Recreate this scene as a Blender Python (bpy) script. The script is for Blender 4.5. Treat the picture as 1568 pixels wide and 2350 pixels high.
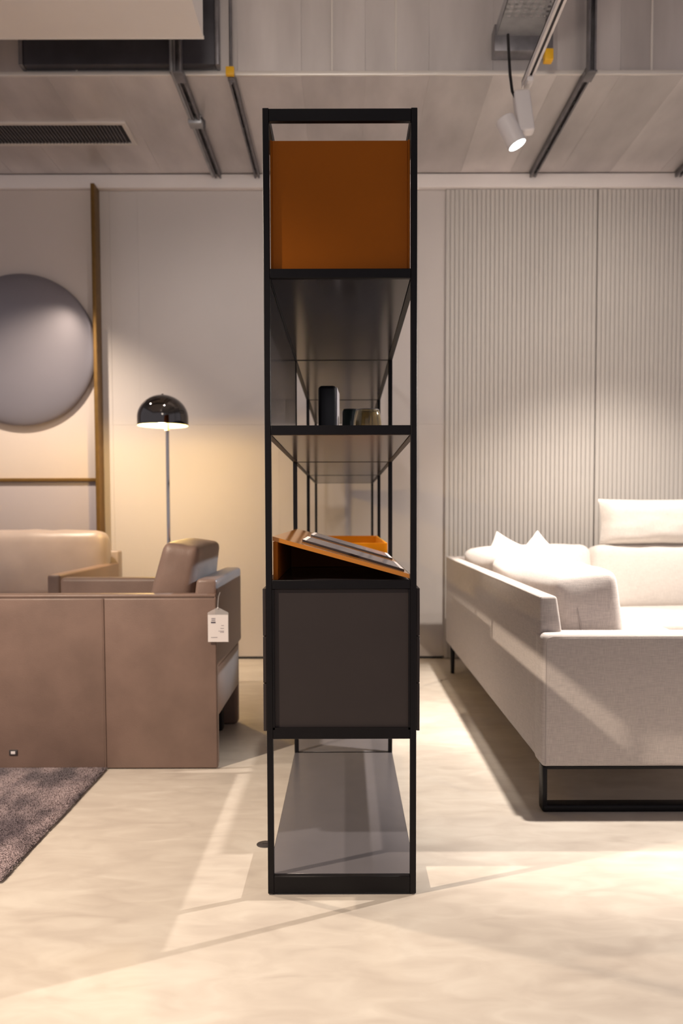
import bpy, bmesh, math, random
import numpy as np
from mathutils import Vector, Matrix, noise

for o in list(bpy.data.objects):
    bpy.data.objects.remove(o)
S = bpy.context.scene
C = S.collection
random.seed(4)

# ------------------------------------------------------------------ camera
F = 1900.0                      # focal length in pixels of the 1568 x 2350 frame
TH = F / 37000.0                # slight downward pitch
RO = -0.0025                    # slight roll
CX, CY = 795.0, 1179.0 + F * math.tan(TH)
CAMZ = 1.0297
w_ = Vector((0, math.cos(TH), -math.sin(TH)))
u0 = Vector((0, math.sin(TH), math.cos(TH)))
r0 = Vector((1, 0, 0))
r_ = math.cos(RO) * r0 + math.sin(RO) * u0
u_ = -math.sin(RO) * r0 + math.cos(RO) * u0
cd = bpy.data.cameras.new('camera')
cam = bpy.data.objects.new('camera', cd)
C.objects.link(cam)
m3 = Matrix((r_, u_, -w_)).transposed()
cam.matrix_world = Matrix.Translation((0, 0, CAMZ)) @ m3.to_4x4()
cd.sensor_fit = 'VERTICAL'
cd.sensor_height = 36.0
cd.sensor_width = 24.0
cd.lens = F / 2350.0 * 36.0
cd.shift_x = -(CX - 784.0) / 2350.0
cd.shift_y = (CY - 1175.0) / 2350.0
cd.dof.use_dof = True
cd.dof.focus_distance = 2.25
cd.dof.aperture_fstop = 3.2
S.camera = cam

# ------------------------------------------------------------------ world, lamps of the showroom, added fill, exposure
S.view_settings.view_transform = 'Standard'
S.view_settings.look = 'None'
S.view_settings.exposure = 0.10
S.view_settings.gamma = 1.0
S.view_settings.use_curve_mapping = False
wd = bpy.data.worlds.new('showroom_ambient')
S.world = wd
wd.use_nodes = True
wd.node_tree.nodes['Background'].inputs[0].default_value = (1.0, 0.93, 1.0, 1)
wd.node_tree.nodes['Background'].inputs[1].default_value = 0.36

WARM = (1.0, 0.83, 0.66)
NEUT = (1.0, 0.90, 0.80)
def spot(name, loc, target, power, angle, blend=0.5, color=WARM, radius=0.035):
    l = bpy.data.lights.new(name, 'SPOT')
    l.energy = power
    l.spot_size = math.radians(angle)
    l.spot_blend = blend
    l.color = color
    l.shadow_soft_size = radius
    o = bpy.data.objects.new(name, l)
    C.objects.link(o)
    o.location = loc
    o.rotation_euler = (Vector(target) - Vector(loc)).to_track_quat('-Z', 'Y').to_euler()
    return o
spot('spot_sofa_top', (0.95, 3.10, 2.85), (0.92, 3.30, 0.0), 470, 56, 0.7, NEUT)
spot('spot_sofa_mid', (0.97, 4.50, 2.85), (0.95, 4.50, 0.0), 420, 52, 0.7, NEUT)
spot('spot_sofa_far', (1.75, 4.30, 2.85), (1.75, 4.95, 0.5), 330, 90, 0.9, NEUT)
spot('spot_shelf_right', (3.70, 4.00, 2.85), (0.0, 2.05, 0.0), 820, 44, 0.7, NEUT, 0.03)
spot('spot_armchair', (-2.30, 1.15, 2.90), (-0.70, 2.75, 0.1), 520, 64, 0.7, WARM)
spot('spot_leather_sofa', (-2.05, 4.75, 2.95), (-2.05, 5.45, 0.9), 270, 92, 1.0, WARM)
spot('spot_floor_left', (-1.60, 2.90, 2.95), (-0.4, 1.5, 0.0), 165, 80, 0.8, WARM)
spot('spot_wall_left', (-0.75, 4.2, 2.95), (-0.85, 5.85, 1.5), 30, 100, 1.0, (1.0, 0.90, 0.84))
spot('spot_wall_right', (1.6, 4.0, 2.95), (1.5, 5.85, 1.7), 45, 110, 1.0, NEUT)
spot('spot_cool_daylight', (3.3, 4.9, 2.84), (-0.5, 3.75, 0.78), 1100, 13, 0.5, (0.50, 0.76, 1.0))
spot('fill_ceiling_wash', (-0.2, 0.5, 2.95), (0.0, 4.6, 3.85), 145, 74, 1.0, NEUT, 0.35)  # unseen soft fill, added to brighten the duct front and upper wall

# ------------------------------------------------------------------ pixel helpers (a pixel is only a direction)
def ray(px, py):
    return w_ + r_ * ((px - CX) / F) - u_ * ((py - CY) / F)
def at(px, py, Y):
    v = ray(px, py); t = Y / v.y
    return Vector((v.x * t, Y, CAMZ + v.z * t))
def gr(px, py, z=0.0):
    v = ray(px, py); t = (z - CAMZ) / v.z
    return Vector((v.x * t, v.y * t, z))

# ------------------------------------------------------------------ materials
def mat(name, col, rough=0.5, metal=0.0, var=0.0, vscale=6.0, bump=0.0, bscale=60.0, stretch=(1, 1, 1),
        spec=0.5, coat=0.0, sheen=0.0, col2=None, rvar=0.0, emit=None, estr=0.0, trans=0.0, ior=1.45, alpha=1.0, objrand=0.0, ramp=0.18):
    m = bpy.data.materials.new(name)
    m.use_nodes = True
    nt = m.node_tree; N = nt.nodes; L = nt.links
    b = N['Principled BSDF']
    c4 = (*col, 1)
    b.inputs['Base Color'].default_value = c4
    b.inputs['Roughness'].default_value = rough
    b.inputs['Metallic'].default_value = metal
    b.inputs['Specular IOR Level'].default_value = spec
    b.inputs['Coat Weight'].default_value = coat
    b.inputs['Coat Roughness'].default_value = 0.08
    b.inputs['Sheen Weight'].default_value = sheen
    b.inputs['Transmission Weight'].default_value = trans
    b.inputs['IOR'].default_value = ior
    b.inputs['Alpha'].default_value = alpha
    if emit:
        b.inputs['Emission Color'].default_value = (*emit, 1)
        b.inputs['Emission Strength'].default_value = estr
    tc = N.new('ShaderNodeTexCoord')
    mp = N.new('ShaderNodeMapping')
    mp.inputs['Scale'].default_value = stretch
    L.new(tc.outputs['Object'], mp.inputs['Vector'])
    out = None
    if var > 0 or col2:
        n = N.new('ShaderNodeTexNoise')
        n.inputs['Scale'].default_value = vscale
        n.inputs['Detail'].default_value = 5
        L.new(mp.outputs[0], n.inputs['Vector'])
        rp = N.new('ShaderNodeValToRGB')
        d = col2 if col2 else tuple(max(0, x * (1 - var)) for x in col)
        e = col if col2 else tuple(min(1, x * (1 + var)) for x in col)
        rp.color_ramp.elements[0].position = 0.5 - ramp
        rp.color_ramp.elements[1].position = 0.5 + ramp
        rp.color_ramp.elements[0].color = (*d, 1)
        rp.color_ramp.elements[1].color = (*e, 1)
        L.new(n.outputs['Fac'], rp.inputs['Fac'])
        out = rp.outputs['Color']
        if rvar > 0:
            mr = N.new('ShaderNodeMapRange')
            mr.inputs['To Min'].default_value = max(0, rough - rvar)
            mr.inputs['To Max'].default_value = min(1, rough + rvar)
            L.new(n.outputs['Fac'], mr.inputs['Value'])
            L.new(mr.outputs[0], b.inputs['Roughness'])
    if objrand > 0:
        oi = N.new('ShaderNodeObjectInfo')
        mr = N.new('ShaderNodeMapRange')
        mr.inputs['To Min'].default_value = 1 - objrand
        mr.inputs['To Max'].default_value = 1 + objrand
        L.new(oi.outputs['Random'], mr.inputs['Value'])
        hs = N.new('ShaderNodeHueSaturation')
        hs.inputs['Color'].default_value = c4
        if out: L.new(out, hs.inputs['Color'])
        L.new(mr.outputs[0], hs.inputs['Value'])
        out = hs.outputs['Color']
    if out:
        L.new(out, b.inputs['Base Color'])
    if bump > 0:
        n2 = N.new('ShaderNodeTexNoise')
        n2.inputs['Scale'].default_value = bscale
        n2.inputs['Detail'].default_value = 3
        L.new(mp.outputs[0], n2.inputs['Vector'])
        bp = N.new('ShaderNodeBump')
        bp.inputs['Strength'].default_value = bump
        bp.inputs['Distance'].default_value = 0.01
        L.new(n2.outputs['Fac'], bp.inputs['Height'])
        L.new(bp.outputs[0], b.inputs['Normal'])
    return m

def floor_material():
    m = bpy.data.materials.new('trowelled_concrete')
    m.use_nodes = True
    nt = m.node_tree; N = nt.nodes; L = nt.links
    b = N['Principled BSDF']
    tc = N.new('ShaderNodeTexCoord')
    def nz(scale, st, detail, dist):
        mp = N.new('ShaderNodeMapping'); mp.inputs['Scale'].default_value = st
        mp.inputs['Rotation'].default_value = (0, 0, 0.35)
        L.new(tc.outputs['Object'], mp.inputs['Vector'])
        n = N.new('ShaderNodeTexNoise')
        n.inputs['Scale'].default_value = scale; n.inputs['Detail'].default_value = detail
        n.inputs['Distortion'].default_value = dist
        L.new(mp.outputs[0], n.inputs['Vector'])
        return n
    a = nz(2.2, (1, 1.6, 1), 9, 0.7)
    c = nz(8.0, (0.8, 1.9, 1), 12, 0.9)
    mx = N.new('ShaderNodeMath'); mx.operation = 'ADD'
    L.new(a.outputs['Fac'], mx.inputs[0]); L.new(c.outputs['Fac'], mx.inputs[1])
    mr = N.new('ShaderNodeMath'); mr.operation = 'MULTIPLY'; mr.inputs[1].default_value = 0.5
    L.new(mx.outputs[0], mr.inputs[0])
    rp = N.new('ShaderNodeValToRGB')
    e = rp.color_ramp.elements
    e[0].position = 0.34; e[0].color = (0.46, 0.40, 0.345, 1)
    e[1].position = 0.64; e[1].color = (0.60, 0.545, 0.475, 1)
    k = e.new(0.5); k.color = (0.535, 0.475, 0.41, 1)
    L.new(mr.outputs[0], rp.inputs['Fac'])
    L.new(rp.outputs[0], b.inputs['Base Color'])
    rr = N.new('ShaderNodeMapRange')
    rr.inputs['To Min'].default_value = 0.36; rr.inputs['To Max'].default_value = 0.58
    L.new(c.outputs['Fac'], rr.inputs['Value']); L.new(rr.outputs[0], b.inputs['Roughness'])
    bp = N.new('ShaderNodeBump'); bp.inputs['Strength'].default_value = 0.05; bp.inputs['Distance'].default_value = 0.01
    L.new(c.outputs['Fac'], bp.inputs['Height']); L.new(bp.outputs[0], b.inputs['Normal'])
    return m

def weave_material(name, col, col2, scale=420.0):
    m = bpy.data.materials.new(name)
    m.use_nodes = True
    nt = m.node_tree; N = nt.nodes; L = nt.links
    b = N['Principled BSDF']
    b.inputs['Roughness'].default_value = 0.9
    b.inputs['Specular IOR Level'].default_value = 0.2
    b.inputs['Sheen Weight'].default_value = 0.25
    tc = N.new('ShaderNodeTexCoord')
    outs = []
    for st in ((1, 1, 0.07), (0.07, 0.07, 1)):
        mp = N.new('ShaderNodeMapping'); mp.inputs['Scale'].default_value = st
        L.new(tc.outputs['Object'], mp.inputs['Vector'])
        n = N.new('ShaderNodeTexNoise'); n.inputs['Scale'].default_value = scale; n.inputs['Detail'].default_value = 2
        L.new(mp.outputs[0], n.inputs['Vector'])
        outs.append(n.outputs['Fac'])
    ad = N.new('ShaderNodeMath'); ad.operation = 'ADD'
    L.new(outs[0], ad.inputs[0]); L.new(outs[1], ad.inputs[1])
    mu = N.new('ShaderNodeMath'); mu.operation = 'MULTIPLY'; mu.inputs[1].default_value = 0.5
    L.new(ad.outputs[0], mu.inputs[0])
    rp = N.new('ShaderNodeValToRGB')
    rp.color_ramp.elements[0].position = 0.35; rp.color_ramp.elements[0].color = (*col2, 1)
    rp.color_ramp.elements[1].position = 0.65; rp.color_ramp.elements[1].color = (*col, 1)
    L.new(mu.outputs[0], rp.inputs['Fac']); L.new(rp.outputs[0], b.inputs['Base Color'])
    bp = N.new('ShaderNodeBump'); bp.inputs['Strength'].default_value = 0.25; bp.inputs['Distance'].default_value = 0.002
    L.new(mu.outputs[0], bp.inputs['Height']); L.new(bp.outputs[0], b.inputs['Normal'])
    return m

M = {}
M['floor'] = floor_material()
M['wall'] = mat('painted_wall_board', (0.58, 0.53, 0.50), 0.75, var=0.02, vscale=2, bump=0.02, bscale=200)
M['wall_pale'] = mat('pale_wall_panel', (0.62, 0.54, 0.49), 0.7, var=0.02, vscale=2)
M['wall_mauve'] = mat('mauve_wall_panel', (0.34, 0.30, 0.31), 0.6, var=0.02, vscale=2)
M['flute'] = mat('ribbed_panel_lacquer', (0.56, 0.52, 0.48), 0.6, var=0.02, vscale=3)
M['flute_back'] = mat('ribbed_panel_backing', (0.48, 0.445, 0.41), 0.7)
M['crown'] = mat('white_cornice_paint', (0.80, 0.74, 0.71), 0.6, var=0.03, vscale=3)
M['gold'] = mat('bronze_gold_strip', (0.20, 0.11, 0.03), 0.42, 0.6, var=0.08, vscale=20)
M['shadowgap'] = mat('base_shadow_line', (0.02, 0.02, 0.022), 0.6)
M['duct'] = mat('galvanised_duct_sheet', (0.66, 0.62, 0.605), 0.40, 0.75, var=0.12, vscale=1.6, stretch=(3, 1, 0.6), rvar=0.06, objrand=0.09)
M['ductseam'] = mat('galvanised_seam', (0.72, 0.67, 0.62), 0.4, 0.4)
M['slab'] = mat('concrete_soffit', (0.55, 0.52, 0.50), 0.9, var=0.1, vscale=2)
M['whitebox'] = mat('white_ceiling_box_paint', (0.93, 0.88, 0.84), 0.55, var=0.02, vscale=2)
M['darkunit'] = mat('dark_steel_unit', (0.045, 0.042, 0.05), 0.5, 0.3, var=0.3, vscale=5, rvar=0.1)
M['zinc'] = mat('zinc_strut', (0.20, 0.19, 0.20), 0.42, 0.7, var=0.25, vscale=12)
M['zinc_dark'] = mat('zinc_slot', (0.012, 0.012, 0.014), 0.6)
M['tray'] = mat('galvanised_cable_tray', (0.36, 0.36, 0.37), 0.42, 0.6, var=0.15, vscale=9)
M['yellow'] = mat('yellow_plastic_cap', (0.75, 0.40, 0.01), 0.45)
M['white_metal'] = mat('white_lacquered_metal', (0.62, 0.58, 0.57), 0.4)
M['black_metal'] = mat('black_powder_coat', (0.006, 0.005, 0.006), 0.45, var=0.1, vscale=30, spec=0.25)
M['shelf'] = mat('taupe_satin_metal', (0.040, 0.036, 0.040), 0.17, 0.0, spec=0.5, var=0.03, vscale=10)
M['shelf_pale'] = mat('grey_satin_shelf', (0.115, 0.106, 0.114), 0.25, 0.0, spec=0.5, var=0.03, vscale=10)
M['cabinet'] = mat('umber_lacquer', (0.038, 0.030, 0.029), 0.5, spec=0.3, var=0.03, vscale=10)
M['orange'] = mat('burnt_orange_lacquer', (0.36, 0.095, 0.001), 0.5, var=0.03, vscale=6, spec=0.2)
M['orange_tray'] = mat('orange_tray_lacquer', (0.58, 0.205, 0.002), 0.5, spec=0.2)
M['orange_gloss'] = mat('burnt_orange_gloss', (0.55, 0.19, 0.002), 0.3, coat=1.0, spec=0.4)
M['leather'] = mat('taupe_leather', (0.20, 0.132, 0.105), 0.42, var=0.10, vscale=7, bump=0.12, bscale=240, rvar=0.06)
M['leather_seam'] = mat('taupe_leather_welt', (0.145, 0.105, 0.088), 0.5)
M['leather_light'] = mat('pale_taupe_leather', (0.33, 0.27, 0.25), 0.32, var=0.06, vscale=7, bump=0.10, bscale=240, rvar=0.05)
M['bright_chrome'] = mat('polished_chrome', (0.62, 0.58, 0.54), 0.08, 1.0)
M['dark'] = mat('dark_underside', (0.015, 0.013, 0.013), 0.8)
M['fabric'] = weave_material('greige_woven_fabric', (0.58, 0.52, 0.485), (0.43, 0.385, 0.365))
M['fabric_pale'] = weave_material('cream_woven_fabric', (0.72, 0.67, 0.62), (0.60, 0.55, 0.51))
M['fabric_seam'] = mat('greige_fabric_welt', (0.40, 0.355, 0.335), 0.9)
M['chrome'] = mat('black_chrome', (0.13, 0.12, 0.115), 0.05, 1.0)
M['lamp_inner'] = mat('lamp_inner_enamel', (0.85, 0.78, 0.55), 0.4)
M['bulb'] = mat('lamp_bulb', (1, 0.9, 0.6), 0.4, emit=(1.0, 0.83, 0.38), estr=9.0)
M['led'] = mat('spot_led_lens', (1, 1, 1), 0.3, emit=(0.95, 1.0, 0.98), estr=30.0)
M['disc'] = mat('satin_grey_disc', (0.27, 0.25, 0.275), 0.36, 0.55, var=0.03, vscale=3)
M['disc_edge'] = mat('disc_rim', (0.07, 0.06, 0.06), 0.5)
M['paper'] = mat('white_card', (0.74, 0.69, 0.68), 0.6)
M['ink'] = mat('printed_ink', (0.09, 0.075, 0.10), 0.7)
M['ink_grey'] = mat('printed_ink_grey', (0.20, 0.175, 0.21), 0.7)
M['plastic'] = mat('clear_plastic_sleeve', (0.9, 0.88, 0.88), 0.15, alpha=0.22)
M['steel'] = mat('brushed_steel', (0.12, 0.11, 0.11), 0.4, 0.8)
M['blackgloss'] = mat('black_ceramic', (0.012, 0.011, 0.014), 0.3)
M['edge_glint'] = mat('painted_edge_glint', (0.55, 0.52, 0.56), 0.5)
M['amber'] = mat('smoked_amber_glass', (0.55, 0.47, 0.28), 0.03, trans=0.92, ior=1.45)
M['smoke'] = mat('dark_smoked_glass', (0.03, 0.045, 0.045), 0.05, trans=0.35)
M['print'] = mat('printed_stone_pattern', (0.30, 0.29, 0.33), 0.25, col2=(0.045, 0.04, 0.055), vscale=22, stretch=(1, 3, 1), coat=0.3)
M['rug'] = mat('mauve_rug_backing', (0.11, 0.08, 0.10), 0.95, var=0.3, vscale=4)
M['pile'] = mat('mauve_rug_pile', (0.40, 0.305, 0.315), 0.8, col2=(0.105, 0.075, 0.088), vscale=3.2, stretch=(2.2, 1.0, 1), sheen=0.3, ramp=0.09)

# ------------------------------------------------------------------ mesh helpers
def B():
    return bmesh.new()
def add_box(bm, lo, hi, bevel=0.0, seg=2):
    lo = Vector(lo); hi = Vector(hi)
    t = bmesh.new()
    bmesh.ops.create_cube(t, size=1.0)
    s = hi - lo; c = (hi + lo) / 2
    for v in t.verts:
        v.co = Vector((v.co.x * s.x, v.co.y * s.y, v.co.z * s.z)) + c
    if bevel > 0:
        bmesh.ops.bevel(t, geom=t.edges[:], offset=min(bevel, 0.49 * min(s)), segments=seg, profile=0.5, affect='EDGES')
    join(bm, t)
    return bm
def join(bm, t):
    me = bpy.data.meshes.new('tmp'); t.to_mesh(me); t.free()
    bm.from_mesh(me); bpy.data.meshes.remove(me)
def bx(lo, hi, bevel=0.0, seg=2):
    return add_box(B(), lo, hi, bevel, seg)
def add_prism(bm, pts, axis, a, b, bevel=0.0, seg=2):
    """polygon pts extruded from a to b along axis ('x': pts are (y,z); 'y': pts are (x,z); 'z': pts are (x,y))"""
    t = bmesh.new()
    def mk(p, s):
        return {'x': (s, p[0], p[1]), 'y': (p[0], s, p[1]), 'z': (p[0], p[1], s)}[axis]
    v0 = [t.verts.new(mk(p, a)) for p in pts]
    v1 = [t.verts.new(mk(p, b)) for p in pts]
    n = len(pts)
    t.faces.new(v0); t.faces.new(v1)
    for i in range(n):
        t.faces.new((v0[i], v0[(i + 1) % n], v1[(i + 1) % n], v1[i]))
    bmesh.ops.recalc_face_normals(t, faces=t.faces[:])
    if bevel > 0:
        bmesh.ops.bevel(t, geom=t.edges[:], offset=bevel, segments=seg, profile=0.5, affect='EDGES')
    join(bm, t)
    return bm
def add_tube(bm, pts, r, n=10, cap=True):
    pts = [Vector(p) for p in pts]
    rs = r if isinstance(r, (list, tuple)) else [r] * len(pts)
    rings = []
    nrm = None
    for i, p in enumerate(pts):
        if i == 0: d = pts[1] - p
        elif i == len(pts) - 1: d = p - pts[i - 1]
        else: d = pts[i + 1] - pts[i - 1]
        d.normalize()
        if nrm is None:
            a = Vector((0, 0, 1)) if abs(d.z) < 0.9 else Vector((1, 0, 0))
            nrm = d.cross(a).normalized()
        else:
            nrm = (nrm - d * nrm.dot(d)).normalized()
        bn = d.cross(nrm)
        rings.append([bm.verts.new(p + (nrm * math.cos(k * 2 * math.pi / n) + bn * math.sin(k * 2 * math.pi / n)) * rs[i]) for k in range(n)])
    for i in range(len(rings) - 1):
        for k in range(n):
            bm.faces.new((rings[i][k], rings[i][(k + 1) % n], rings[i + 1][(k + 1) % n], rings[i + 1][k]))
    if cap:
        bm.faces.new(rings[0][::-1]); bm.faces.new(rings[-1])
    return bm
def add_lathe(bm, prof, c, n=48, axis=None):
    """prof: list of (r, z) around point c; axis: optional direction for z"""
    c = Vector(c)
    q = Vector((0, 0, 1)).rotation_difference(Vector(axis).normalized()) if axis is not None else None
    rings = []
    for (r, z) in prof:
        if r < 1e-6:
            p = Vector((0, 0, z))
            if q: p = q @ p
            rings.append([bm.verts.new(c + p)])
        else:
            ring = []
            for k in range(n):
                p = Vector((r * math.cos(2 * math.pi * k / n), r * math.sin(2 * math.pi * k / n), z))
                if q: p = q @ p
                ring.append(bm.verts.new(c + p))
            rings.append(ring)
    for i in range(len(rings) - 1):
        a, b = rings[i], rings[i + 1]
        for k in range(n):
            k2 = (k + 1) % n
            if len(a) == 1 and len(b) == 1: continue
            if len(a) == 1: bm.faces.new((a[0], b[k2], b[k]))
            elif len(b) == 1: bm.faces.new((a[k], a[k2], b[0]))
            else: bm.faces.new((a[k], a[k2], b[k2], b[k]))
    bmesh.ops.recalc_face_normals(bm, faces=bm.faces[:])
    return bm
def cushion(size, r=0.06, puff=(0.02, 0.02, 0.02), cuts=12, wr=0.004, seed=0.0):
    """soft block: rounded box with bulging faces, centred at the origin"""
    sx, sy, sz = [s / 2 for s in size]
    bm = B()
    bmesh.ops.create_cube(bm, size=2.0)
    bmesh.ops.subdivide_edges(bm, edges=bm.edges[:], cuts=cuts, use_grid_fill=True)
    for v in bm.verts:
        u = v.co.copy()
        inner = Vector((max(sx - r, 0.001), max(sy - r, 0.001), max(sz - r, 0.001)))
        # spread samples towards the edges so the rounding is well sampled
        p = Vector([math.copysign(abs(math.sin(c * math.pi / 2)) ** 0.9, c) for c in u])
        q = Vector((p.x * sx, p.y * sy, p.z * sz))
        core = Vector((max(-inner.x, min(inner.x, q.x)), max(-inner.y, min(inner.y, q.y)), max(-inner.z, min(inner.z, q.z))))
        d = q - core
        if d.length > 1e-6:
            d = d.normalized() * r
        q = core + d
        ax, ay, az = q.x / sx, q.y / sy, q.z / sz
        q.x += math.copysign(1, ax) * puff[0] * abs(ax) * (1 - ay ** 2) * (1 - az ** 2)
        q.y += math.copysign(1, ay) * puff[1] * abs(ay) * (1 - ax ** 2) * (1 - az ** 2)
        q.z += math.copysign(1, az) * puff[2] * abs(az) * (1 - ay ** 2) * (1 - ax ** 2)
        n = noise.noise(q * 9.0 + Vector((seed, seed * 1.7, 0))) + 0.5 * noise.noise(q * 23.0 + Vector((seed, 3, 1)))
        q += q.normalized() * n * wr
        v.co = q
    return bm
def pillow(wd_, ht, th, cuts=16, pinch=0.12, seed=0.0):
    """scatter pillow lying in the XZ plane, thickness along Y, pinched corners"""
    bm = B()
    n = cuts
    g = {}
    for side in (-1, 1):
        for i in range(n + 1):
            for j in range(n + 1):
                u = -1 + 2 * i / n; v = -1 + 2 * j / n
                edge = i in (0, n) or j in (0, n)
                if edge and side == 1:
                    g[(side, i, j)] = g[(-1, i, j)]
                    continue
                x = u * wd_ / 2 * (1 - pinch * (1 - v * v) * abs(u) ** 3)
                z = v * ht / 2 * (1 - pinch * (1 - u * u) * abs(v) ** 3)
                t = th / 2 * ((1 - u ** 4) * (1 - v ** 4)) ** 0.55
                t += 0.006 * noise.noise(Vector((u * 3 + seed, v * 3, side))) * (0 if edge else 1)
                g[(side, i, j)] = bm.verts.new((x, side * t, z))
    for side in (-1, 1):
        for i in range(n):
            for j in range(n):
                f = [g[(side, i, j)], g[(side, i + 1, j)], g[(side, i + 1, j + 1)], g[(side, i, j + 1)]]
                if side == 1: f.reverse()
                bm.faces.new(f)
    bmesh.ops.recalc_face_normals(bm, faces=bm.faces[:])
    return bm
def xf(bm, mtx):
    bmesh.ops.transform(bm, matrix=mtx, verts=bm.verts[:])
    return bm
def T(x, y, z):
    return Matrix.Translation((x, y, z))
def R(ax, deg):
    return Matrix.Rotation(math.radians(deg), 4, ax)

# ------------------------------------------------------------------ object helpers
ROOT = {}
def smooth_by_angle(me, deg=40):
    bm = bmesh.new(); bm.from_mesh(me)
    lim = math.radians(deg)
    for f in bm.faces: f.smooth = True
    for e in bm.edges:
        if len(e.link_faces) == 2:
            e.smooth = e.calc_face_angle(0) < lim
        else:
            e.smooth = False
    bm.to_mesh(me); bm.free()
def thing(name, label, cat, loc, group=None):
    o = bpy.data.objects.new(name, None)
    o.empty_display_size = 0.05
    C.objects.link(o)
    o.location = loc
    o['label'] = label; o['category'] = cat
    if group: o['group'] = group
    ROOT[o] = Vector(loc)
    return o
def part(name, bm, m, parent, smooth=True, label=None):
    off = ROOT[parent]
    for v in bm.verts: v.co -= off
    me = bpy.data.meshes.new(name)
    bm.to_mesh(me); bm.free()
    me.materials.append(M[m])
    if smooth: smooth_by_angle(me)
    o = bpy.data.objects.new(name, me)
    C.objects.link(o)
    o.parent = parent
    ROOT[o] = off
    if label: o['label'] = label
    return o
def single(name, bm, m, label=None, cat=None, group=None, kind=None, smooth=True):
    lo = Vector([min(v.co[i] for v in bm.verts) for i in range(3)])
    hi = Vector([max(v.co[i] for v in bm.verts) for i in range(3)])
    off = Vector(((lo.x + hi.x) / 2, (lo.y + hi.y) / 2, lo.z))
    for v in bm.verts: v.co -= off
    me = bpy.data.meshes.new(name)
    bm.to_mesh(me); bm.free()
    me.materials.append(M[m])
    if smooth: smooth_by_angle(me)
    o = bpy.data.objects.new(name, me)
    C.objects.link(o)
    o.location = off
    if label: o['label'] = label
    if cat: o['category'] = cat
    if group: o['group'] = group
    if kind: o['kind'] = kind
    ROOT[o] = off
    return o

# ================================================================== STRUCTURE
YW = 5.85                                   # back wall
ZD = 3.36                                   # underside of the duct
YD = 4.537                                  # front face of the duct
XL, XR = -3.6, 3.6
single('floor', bx((XL - 2, -3.0, -0.05), (XR + 2, YW + 0.1, 0.0)), 'floor', 'smooth beige trowelled concrete floor', None, kind='structure')
wall = single('wall_back', bx((XL - 2, YW + 0.03, 0.0), (XR + 2, YW + 0.15, 4.4)), 'wall', 'pale greige boarded back wall', None, kind='structure')
single('ceiling', bx((XL - 2, -3.0, 4.4), (XR + 2, YW + 0.15, 4.5)), 'slab', 'grey concrete ceiling slab above the ducts', None, kind='structure')

ZC0 = at(800, 430, YW - 0.05).z             # bottom of the cornice
single('trim_1', bx((XL - 2, YW - 0.05, ZC0), (XR + 2, YW + 0.03, ZD - 0.004), 0.004), 'crown', 'white cornice band under the metal duct', None, kind='structure')
single('baseboard_shadow', bx((-1.70, YW - 0.004, 0.0), (0.68, YW + 0.03, 0.014)), 'shadowgap', 'thin black strip painted as the shadow line under the back wall', None, kind='structure')  # black strip stands in for the shadow gap at the wall's foot

# wall boards between the bronze fin and the ribbed panel
xf0 = at(222, 900, YW).x
xr0 = at(1022, 900, YW - 0.02).x
zs = at(400, 975, YW).z
cols = [xf0, at(258, 900, YW).x, at(322, 900, YW).x, at(640, 900, YW).x, at(960, 900, YW).x, xr0]
for i in range(len(cols) - 1):
    for (z0, z1) in ((0.016, zs - 0.0003), (zs + 0.0003, ZC0 - 0.002)):
        part('wall_board', bx((cols[i] + 0.0003, YW + (0.002 if i == 1 else 0.0), z0), (cols[i + 1] - 0.0003, YW + 0.03, z1), 0.0004, 1), 'wall', wall)

# left bay: pale panel above, mauve panel below, bronze strips
xfin0, xfin1 = at(206, 900, YW - 0.10).x + 0.035, at(219.5, 900, YW - 0.10).x + 0.035
zstrip = at(100, 1101, YW - 0.05).z
part('upper_panel', bx((XL - 1, YW - 0.02, zstrip), (xfin0 + 0.005, YW + 0.03, ZC0 - 0.002), 0.002), 'wall_pale', wall)
part('lower_panel', bx((XL - 1, YW - 0.02, 0.0), (xfin0 + 0.005, YW + 0.03, zstrip), 0.002), 'wall_mauve', wall)
zfin = at(206, 420, YW - 0.12).z
single('trim_2', bx((xfin0, YW - 0.12, 0.0), (xfin0 + 0.026, YW + 0.0, zfin), 0.002), 'gold', 'tall bronze fin edging the panelled wall bay', None, kind='structure')
single('trim_3', bx((XL - 1, YW - 0.04, zstrip - 0.012), (xfin0, YW - 0.015, zstrip + 0.012), 0.002), 'gold', 'thin horizontal bronze strip between the wall panels', None, kind='structure')

# ribbed panels right
px_pitch = at(1040, 900, YW).x - at(1029.9, 900, YW).x
xj = at(1367, 900, YW - 0.02).x
def ribbed(x0, x1):
    p = part('ribbed_panel', bx((x0, YW - 0.012, 0.004), (x1, YW + 0.03, ZC0 - 0.003), 0.001, 1), 'flute_back', wall)
    n = int(round((x1 - x0) / px_pitch))
    wdt = (x1 - x0) / n
    base = None
    for i in range(n):
        if base is None:
            t = B()
            add_box(t, (x0 + 0.0016, YW - 0.022, 0.004), (x0 + wdt - 0.0016, YW - 0.011, ZC0 - 0.003), 0.0028, 2)
            base = part('slat', t, 'flute', p)
        else:
            c = base.copy(); C.objects.link(c); c.parent = p
            c.location = (i * wdt, 0, 0)
ribbed(xr0, xj - 0.003)
ribbed(xj + 0.003, xj + 2 * (xj - xr0))

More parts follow.
